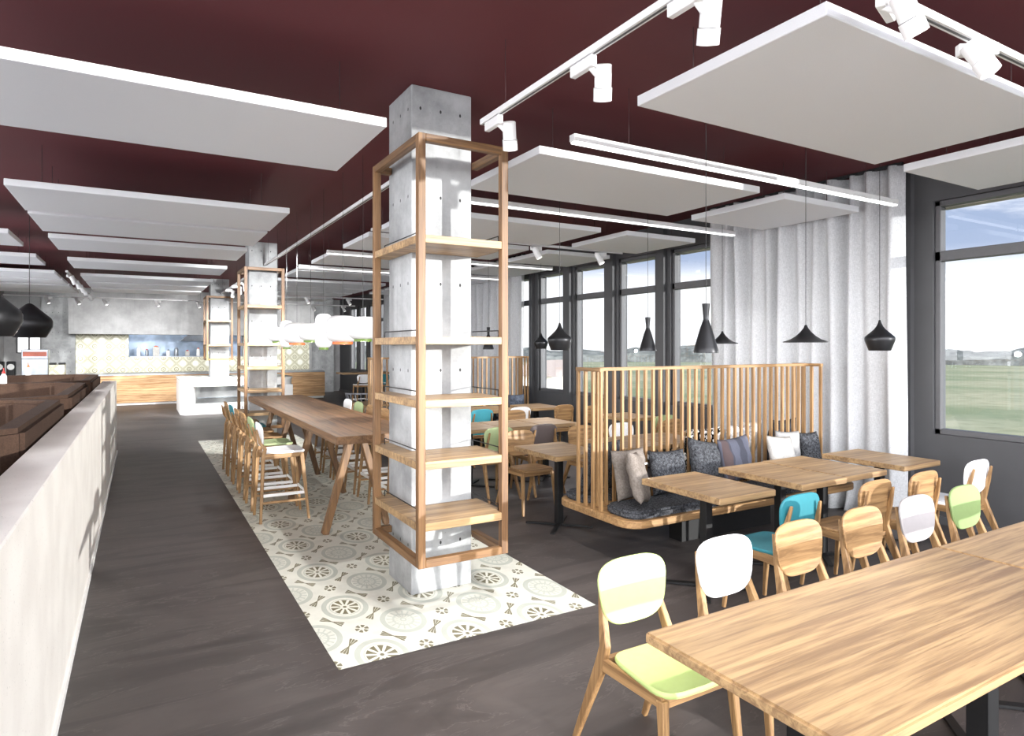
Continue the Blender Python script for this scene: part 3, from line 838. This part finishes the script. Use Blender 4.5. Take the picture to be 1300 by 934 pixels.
# white opal pendants over the bar table
M_orange = plain('orange_rubber', '#d8652a', .5); M_olive = plain('olive_rubber', '#55701f', .5)
def opal(kind, y, zb, lab):
    r = empty('opal_pendant', (1.86, y, zb), 0, lab, 'pendant lamp', 'white opal pendants above the bar table')
    w, h, m, rw = dict(wide=(.18, .285, M_orange, .105), mid=(.145, .22, M_olive, .085), tall=(.105, .40, M_olive, .055))[kind]
    pr = []
    for k in range(13):
        a = -pi / 2 + pi * k / 12
        e = 3.6
        cx = abs(cos(a)) ** (2 / e); sz_ = abs(sin(a)) ** (2 / e) * (1 if a >= 0 else -1)
        pr.append((max(.01, w * cx), .02 + h / 2 + h / 2 * sz_))
    MB().lathe(pr, 36).build('lamp_shade', M_globe, r, smooth=True)
    MB().lathe([(rw, 0), (rw, .03)], 30).build('ring', m, r, smooth=True)
    MB().tube([(0, 0, .02 + h - .004), (0, 0, CEIL - zb)], .002, 6).build('cable', M_black, r)
for k, y, zb, lab in (('mid', 6.07, 1.80, 'white opal pendant with olive ring, nearest and rightmost over the bar table'),
                      ('wide', 6.78, 1.775, 'wide white opal pendant with orange ring, second from the nearest column'),
                      ('tall', 7.6, 1.715, 'tall white opal pendant with olive ring in the middle of the row'),
                      ('mid', 8.26, 1.805, 'small white opal pendant with olive ring, left of the middle tall one'),
                      ('wide', 9.08, 1.775, 'wide white opal pendant with orange ring farther along the row'),
                      ('tall', 9.8, 1.715, 'tall white opal pendant with olive ring second from the far end'),
                      ('mid', 10.5, 1.81, 'white opal pendant with olive ring at the far end of the row')):
    opal(k, y, zb, lab)

# ------------------------------------------------------------------ brown booths behind the low wall
def booth(y0, y1, lab):
    r = empty('booth_bench', (0, y0, 0), 0, lab, 'booth', 'brown upholstered booths')
    L = y1 - y0; t = .15; c = .32; xr = -.545; xl = -3.4
    o = [(xl, 0), (xr - c, 0), (xr, c), (xr, L - c), (xr - c, L), (xl, L), (xl, L - t), (xr - c - t * .4, L - t), (xr - t, L - c - t * .4), (xr - t, c + t * .4), (xr - c - t * .4, t), (xl, t)]
    seams = (1.0,)
    MB().prism(o, .02, 1.31).build('backrest', M_brown, r, bevel=.03, seg=2)
    i = [(xl, t + .002), (xr - c - t * .4 - .002, t + .002), (xr - t - .004, c + t * .4), (xr - t - .004, L - c - t * .4), (xr - c - t * .4 - .002, L - t - .002), (xl, L - t - .002),
         (xl, L - t - .5), (xr - c - t - .3, L - t - .5), (xr - t - .5, L - c - t - .35), (xr - t - .5, c + t + .35), (xr - c - t - .3, t + .5), (xl, t + .5)]
    MB().prism(i, .05, .47).build('seat_cushion', M_brown, r, bevel=.02, seg=2)
    m = MB()
    for yy in (.002, L - .002):
        for xx in (-1.45, -2.4): m.box(xx - .004, xx + .004, yy - .006, yy + .006, .1, 1.3)
    m.build('seam', M_black, r)
booth(1.2, 4.0, 'nearest brown booth, just a corner at the left edge')
booth(4.02, 6.78, 'second brown booth from the front behind the low wall')
booth(6.80, 9.72, 'third brown booth from the front, under the cut-off black pendant')
booth(9.74, 12.4, 'farthest brown booth, reaching to the end of the low wall')
def bottle(x, y, z, h, body, cap, lab):
    r = empty('sauce_bottle', (x, y, z), 0, lab, 'bottle', 'sauce bottles on the booth backs')
    q = h * .17
    MB().lathe([(q, 0), (q * 1.02, h * .06), (q, h * .45), (q * .8, h * .55), (q * .45, h * .64)], 16).build('bottle_body', body, r, smooth=True)
    MB().lathe([(q * .55, h * .64), (q * .5, h * .74), (q * .2, h * .8), (q * .12, h)], 12).build('nozzle', cap, r, smooth=True)
M_red = plain('red_plastic', '#c22a22', .4); M_or2 = plain('orange_plastic', '#e06a2c', .4)
bottle(-1.52, 9.66, 1.305, .2, M_white, M_white, 'white sauce bottle at the left edge, left of the red-topped one')
bottle(-1.41, 9.66, 1.305, .19, M_white, M_red, 'white sauce bottle with red top')
bottle(-1.50, 12.33, 1.305, .2, M_white, M_or2, 'white sauce bottle with orange top, farther back')
# drinks counter at the far left
r = empty('drinks_counter', (-2.6, 20.5, 0), 0, 'white drinks counter at the far left behind the booths', 'counter')
MB().box(-.7, .9, -.35, .35, .06, .98).build('cabinet', M_white, r, bevel=.01); MB().box(-.72, .92, -.37, .37, .98, 1.02).build('worktop', M_white, r, bevel=.004)
MB().box(-.66, .86, -.30, .33, 0, .06).build('plinth', M_black, r)
r = empty('drinks_machine', (-2.35, 20.65, 1.02), 0, 'steel drinks machine with a red header panel on the far left counter', 'machine', )
MB().box(-.28, .28, -.18, .18, 0, .42).build('housing', M_steel, r, bevel=.01); MB().box(-.28, .28, -.2, .18, .42, .66).build('header', M_steel, r, bevel=.01)
MB().box(-.25, .25, -.205, -.198, .48, .60).build('header_panel', plain('brick_red_panel', '#b0604e', .5), r)
for i, x in enumerate((-3.05, -2.82)):
    r = empty('cup_dispenser', (x, 20.35, 1.02), 0, ('left' if i == 0 else 'right') + ' black round-fronted dispenser on the far left counter', 'dispenser', 'round dispensers on the drinks counter')
    MB().box(-.09, .09, -.06, .12, 0, .36).build('housing', M_black, r, bevel=.02)
    m = MB().lathe([(.075, 0), (.075, .02)], 24); m.xf(Matrix.Translation((0, -.06, .22)) @ Matrix.Rotation(a90, 4, 'X')).build('dial', M_white, r)
r = empty('tiled_bin', (-1.87, 20.45, 1.02), 0, 'tile-clad box with dark lids at the right end of the far left counter', 'box')
MB().box(-.17, .17, -.15, .15, 0, .26).build('body', M_wtile, r, bevel=.004)
for x in (-.1, .1): MB().box(x - .07, x + .07, -.14, .14, .26, .31).build('lid', M_black, r, bevel=.01)
# lit window high on the far left
w = struct(MB().box(-3.3, -2.66, 24.66, 24.7, 1.55, 2.15), 'window_13', M_frame)
MB().box(-3.25, -3.0, 24.64, 24.66, 1.58, 2.12).box(-2.95, -2.7, 24.64, 24.66, 1.58, 2.12).build('lit_pane', emis('daylit_pane', (1, 1, 1), 1.2), w)

# ------------------------------------------------------------------ island counter round the farthest column
def island():
    r = empty('island_counter', (.88, 18.25, 0), 0, 'white island counter with rounded end and glass display, around the farthest column', 'counter')
    L, D, H = 2.75, 2.2, .88
    o = rounded(0, L, 0, D, .22)
    # body with a recess at the front
    body = MB().prism(o, 0, .28).prism(o, .72, H)
    body.prism([(.001, .22), (.30, .22), (.30, D - .01), (.001, D - .01)], .28, .72)
    body.prism(rounded(.0, .36, .0, .5, .16), .28, .72)
    body.prism([(.30, .30), (L - .15, .30), (L - .15, D - .01), (.30, D - .01)], .28, .72).prism([(L - .3, .001), (L, .001), (L, D - .01), (L - .3, D - .01)], .28, .72)
    body.build('body', M_white, r, bevel=.004)
    # worktop with column hole
    t = MB()
    cx0, cx1, cy0, cy1 = 1.65 - .88 - .003, 2.12 - .88 + .003, .9 - .003, 1.37 + .003
    t.prism(rounded(-.01, L + .01, -.01, cy0, .12), H, H + .05).box(-.01, cx0, cy0 - .15, D, H, H + .05).box(cx1, L + .01, cy0 - .15, D, H, H + .05).box(cx0, cx1, cy1, D, H, H + .05)
    t.build('worktop', concrete('speckled_worktop', '#dcdcd6', None, .9), r)
    MB().box(.36, L - .3, .02, .03, .28, .72).build('display_glass', M_glass, r)
    g = MB()
    MB().box(.40, L - .34, .06, .28, .42, .43).build('shelf', M_steel, r)
    MB().box(.37, L - .31, .27, .295, .285, .715).build('back_panel', plain('display_back', '#b8b6b2', .7, 0, .2, 3), r)
island()
# wooden back counter
r = empty('service_counter', (-1.5, 22.3, 0), 0, 'long service counter clad in rustic oak boards with a steel top, at the back', 'counter')
MB().box(0, 7.0, .0, .7, .07, .89).build('front_cladding', WF, r, bevel=.004)
MB().box(.02, 6.97, .05, .68, 0, .07).build('plinth', M_white, r)
MB().box(-.01, 7.02, -.02, .72, .89, .93).build('worktop', M_steel, r, bevel=.004)
# kitchen behind the pass-through
def kit(name, cat, lab, fn, grp='kitchen items in the pass-through'):
    pass
r = empty('kitchen_worktop', (1.4, 25.55, 0), 0, 'steel kitchen worktop seen through the pass-through opening', 'counter')
MB().box(-1.7, 1.8, -.3, .3, 1.38, 1.42).build('worktop', M_steel, r); MB().box(-1.6, 1.7, -.25, .25, 0, 1.38).build('cabinet', M_steel, r)
r = empty('extractor_hood', (2.2, 25.8, 1.95), 0, 'grey extractor hood in the kitchen opening', 'hood')
MB().add([(-1, -.3, 0), (1, -.3, 0), (1, .3, 0), (-1, .3, 0), (-.6, -.15, .3), (.6, -.15, .3), (.6, .2, .3), (-.6, .2, .3)],
         [(3, 2, 1, 0), (4, 5, 6, 7), (0, 1, 5, 4), (1, 2, 6, 5), (2, 3, 7, 6), (3, 0, 4, 7)]).build('hood_canopy', M_steel, r, bevel=.01)
MB().box(-.2, .2, -.1, .15, .3, CEIL - 1.95).build('duct', M_steel, r)
rk = random.Random(3)
its = [(-.05, .12, .30), (.2, .1, .22), (.48, .2, .33), (.85, .12, .2), (1.1, .14, .28), (1.45, .13, .18), (1.8, .12, .26), (2.15, .16, .2), (2.5, .12, .24), (2.8, .1, .18)]
names = ['tall', 'slim', 'large square', 'squat', 'upright', 'low', 'medium', 'broad', 'narrow', 'small']
for i, (x, w_, h) in enumerate(its):
    r = empty('kitchen_container', (x, 25.5, 1.42), 0, '%s pale kitchen container, %s from the left in the pass-through' % (names[i], ordn[i].replace(' (nearest)', '')), 'container', 'containers in the kitchen opening')
    mt = [M_white, M_steel, M_linen][i % 3]
    if i % 3 == 2: MB().box(-w_ / 2, w_ / 2, -.09, .09, 0, h).build('body', mt, r, bevel=.008)
    else: MB().lathe([(w_ * .45, 0), (w_ * .5, h * .1), (w_ * .5, h * .8), (w_ * .35, h)], 18).build('body', mt, r, smooth=True)
    MB().lathe([(w_ * .3, h - .002), (w_ * .3, h + .02), (w_ * .08, h + .035)], 14).build('lid', [M_steel, M_red, M_or2, M_black][i % 4], r)

# ------------------------------------------------------------------ grey spindle settee in the distance
r = empty('spindle_settee', (4.3, 13.2, 0), 0, 'grey spindle-back settee in the distance beyond the bar table', 'settee')
M_gm = plain('grey_metal', '#8b8d92', .4, .3)
pts = [(.62 * cos(a), .32 * sin(a)) for a in [radians(180 + 180 * k / 14) for k in range(15)]]
MB().tube([(x, y, .78) for x, y in pts], .016, 8).build('top_rail', M_gm, r)
for x, y in pts: MB().tube([(x * .86, y * .86, .44), (x, y, .78)], .008, 6).build('spindle', M_gm, r)
MB().prism([(x * .9, y * .9) for x, y in pts] + [(.5, .28), (-.5, .28)], .40, .45).build('seat', M_gm, r, bevel=.01)
for x, y in ((-.42, -.1), (.42, -.1), (-.42, .22), (.42, .22)): MB().tube([(x * 1.1, y * 1.2, 0), (x, y, .4)], .014, 8).build('leg', M_gm, r)

# ------------------------------------------------------------------ outside
def grass():
    m, t, b = new_mat('meadow_grass')
    v = coords(t, 'World'); n = noise(t, v, .05, 5, .6); n2 = noise(t, v, .6, 3)
    c = mix(t, n.step(.35, .65), srgb('#5d6848'), srgb('#858469')); c = mix(t, n2.step(.4, .7) * .4, c, srgb('#4d583a'))
    t.links.new(c, b.inputs['Base Color']); b.inputs['Roughness'].default_value = .95
    return m
struct(MB().box(WX + .3, 320, -250, 320, -3.6, -3.5), 'ground_meadow', grass())
struct(MB().box(-40, -3.9, -60, 40, -.2, -.12).box(-3.9, 7.1, -60, -3, -.2, -.12), 'ground_bounce', plain('pale_bounce_ground', '#ebe9e6', .8, 0, .08, 1))  # unseen pale ground, added to bounce light up onto the ceiling panels
def ridge():
    m = MB(); rd = random.Random(5)
    pr = MB()
    vs, fs = [], []
    for row, (D, hh) in enumerate(((230, 4.6), (262, 6.2))):
        n = 240; o = len(vs)
        for i in range(n + 1):
            a = radians(-18 + 95 * i / n)
            h = -3.5 + hh * (.75 + .2 * sin(i * .09 + row) + .08 * sin(i * .53) + .10 * rd.random())
            for dz, dd in ((-3.6, -6), (-3.5 + (h + 3.5) * .7, -4), (h, 0), (-3.5 + (h + 3.5) * .6, 5), (-3.6, 7)):
                vs.append(((D + dd) * cos(a), (D + dd) * sin(a), dz))
        for i in range(n):
            for k in range(4):
                q = o + i * 5 + k; fs.append((q, q + 5, q + 6, q + 1))
    o = MB().add(vs, fs).build('distant_woods', felt('hazy_woods', '#3f4240', '#6a6c68', .25, .35, .65))
    tag(o, 'hazy strip of woods along the horizon outside the windows', 'trees', None, 'stuff')
ridge()
r = empty('cabin', (33, 50, -3.5), .4, 'small pale cabin outside, seen through the farthest window', 'building')
MB().box(-2.6, 2.6, -2, 2, 0, 2.6).build('wall', plain('cabin_render', '#d8d2c4', .9), r)
MB().add([(-3, -2.4, 2.6), (3, -2.4, 2.6), (3, 2.4, 2.6), (-3, 2.4, 2.6), (-3, 0, 4), (3, 0, 4)], [(0, 1, 5, 4), (2, 3, 4, 5), (0, 4, 3), (1, 2, 5), (3, 2, 1, 0)]).build('roof', plain('cabin_roof', '#8c8078', .9), r)
MB().box(-.5, .5, -2.05, -1.98, 0, 2).build('door', M_frame, r)

# ------------------------------------------------------------------ light
def world():
    w = bpy.data.worlds.new('World'); S.world = w; w.use_nodes = True; t = w.node_tree
    bg = t.nodes['Background']
    tc = t.nodes.new('ShaderNodeTexCoord'); d = tc.outputs['Generated']
    x, y, z = sep(t, d)
    mp = t.nodes.new('ShaderNodeMapping'); mp.inputs['Scale'].default_value = (1.2, 1.2, 6); t.links.new(d, mp.inputs[0])
    cl = noise(t, mp.outputs[0], 2.2, 6, .58, .6)
    blue = mix(t, z.step(.08, .5), srgb('#a3b2cd'), srgb('#7088b5'))
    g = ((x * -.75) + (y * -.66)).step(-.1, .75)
    f = (z.step(.085, .135) * (1 - (cl.step(.5, .66) * .8))) * (1 - (g * .85))
    c = mix(t, f, (1.08, 1.08, 1.1), blue)
    # sky brightened behind and left of the room, as added fill for the interior
    
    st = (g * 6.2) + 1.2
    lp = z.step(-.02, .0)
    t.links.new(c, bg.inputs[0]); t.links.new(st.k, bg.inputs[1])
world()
sun = bpy.data.lights.new('sun', 'SUN'); so = bpy.data.objects.new('sun', sun); C.objects.link(so)
sun.energy = 4.5; sun.angle = radians(.6); sun.color = (1, .985, .95)
so.rotation_euler = Vector((-.42, .88, -.068)).to_track_quat('-Z', 'Y').to_euler()
def lamp(kind, loc, energy, size=.1, aim=None, angle=60, blend=.6, col=(1, 1, 1)):
    l = bpy.data.lights.new('lamp', kind); l.energy = energy; l.color = col
    if kind == 'SPOT': l.spot_size = radians(angle); l.spot_blend = blend; l.shadow_soft_size = size
    else: l.shadow_soft_size = size
    o = bpy.data.objects.new('spot_beam' if kind == 'SPOT' else 'point_light', l); C.objects.link(o); o.location = loc
    if aim: o.rotation_euler = (Vector(aim) - Vector(loc)).to_track_quat('-Z', 'Y').to_euler()
    return o
for (x, y) in ((1.9, .6), (1.9, 1.88), (1.9, 2.57)):
    lamp('SPOT', (x + .05, y, 2.93), 170, .05, (1.75, y + 1.6, 0), 70)
for x, y in ((1.9, 5.6), (1.9, 7.2)):
    lamp('SPOT', (x, y, 2.93), 90, .05, (x - .2, y + .9, 0), 80)
for y, a in ((8.6, (1.9, 12, 2.2)), (9.6, (1.9, 12, 1.0)), (14.2, (1.9, 19, 2.0)), (16.0, (1.9, 19, 1.6)), (17.2, (1.5, 18.6, .4))):
    lamp('SPOT', (1.9, y, 2.93), 750, .05, a, 50)  # beams added to brighten the columns; the first two have no fixture
for x, y in ((4.84, 7.55), (5.99, 7.55)): lamp('SPOT', (x, y, 2.93), 120, .05, (x - .4, y + .6, 0), 90)
for y in (15.3, 17.5, 20.3): lamp('SPOT', (-1.21, y, 2.93), 300, .05, (-.6, y + 2.5, .6), 90)
for x in (-2.2, -.85, .45, 1.55, 3.9, 5.0, 6.0): lamp('SPOT', (x, 21.95, 2.85), 75, .05, (x, 24.3, 1.9), 100)
for x in (.3, 2.4): lamp('POINT', (x, 25.7, 2.9), 55, .1)  # unseen lights added to brighten the kitchen opening
for x, y in ((3.58, 3.34), (4.76, 3.36), (5.63, 3.25), (3.56, 5.2), (4.7, 5.2), (5.84, 5.2), (5.88, 9.15), (4.87, 9.15)):
    lamp('POINT', (x, y, 1.67), 8, .03)  # lights added below the shades, also reaching up to the ceiling panels
for y, z in ((6.07, 1.77), (6.78, 1.74), (7.6, 1.68), (8.26, 1.77), (9.08, 1.74), (9.8, 1.68), (10.5, 1.78)): lamp('POINT', (1.86, y, z), 3, .03)  # lights added under the opal rings to brighten the panels above
for y in (8.55, 11.3): lamp('POINT', (-1.36, y, 1.85), 25, .08)

# ------------------------------------------------------------------ camera
cam = bpy.data.cameras.new('camera'); co = bpy.data.objects.new('camera', cam); C.objects.link(co)
co.location = (0, 0, 1.75); th = math.atan(472 / 813)
co.rotation_euler = (pi / 2, 0, -th)
cam.sensor_width = 36; cam.lens = 36 * 813 / 1300; cam.clip_start = .05; cam.clip_end = 1000
cam.shift_y = -(467 - 440) / 1300
S.camera = co
S.view_settings.view_transform = 'Standard'; S.view_settings.look = 'None'
S.view_settings.exposure = .25; S.view_settings.gamma = 1; S.view_settings.use_curve_mapping = False
cy = S.cycles
cy.use_denoising = True; cy.max_bounces = 8; cy.diffuse_bounces = 4; cy.glossy_bounces = 3; cy.transparent_max_bounces = 12
cy.transmission_bounces = 4; cy.caustics_reflective = False; cy.caustics_refractive = False; cy.sample_clamp_indirect = 6
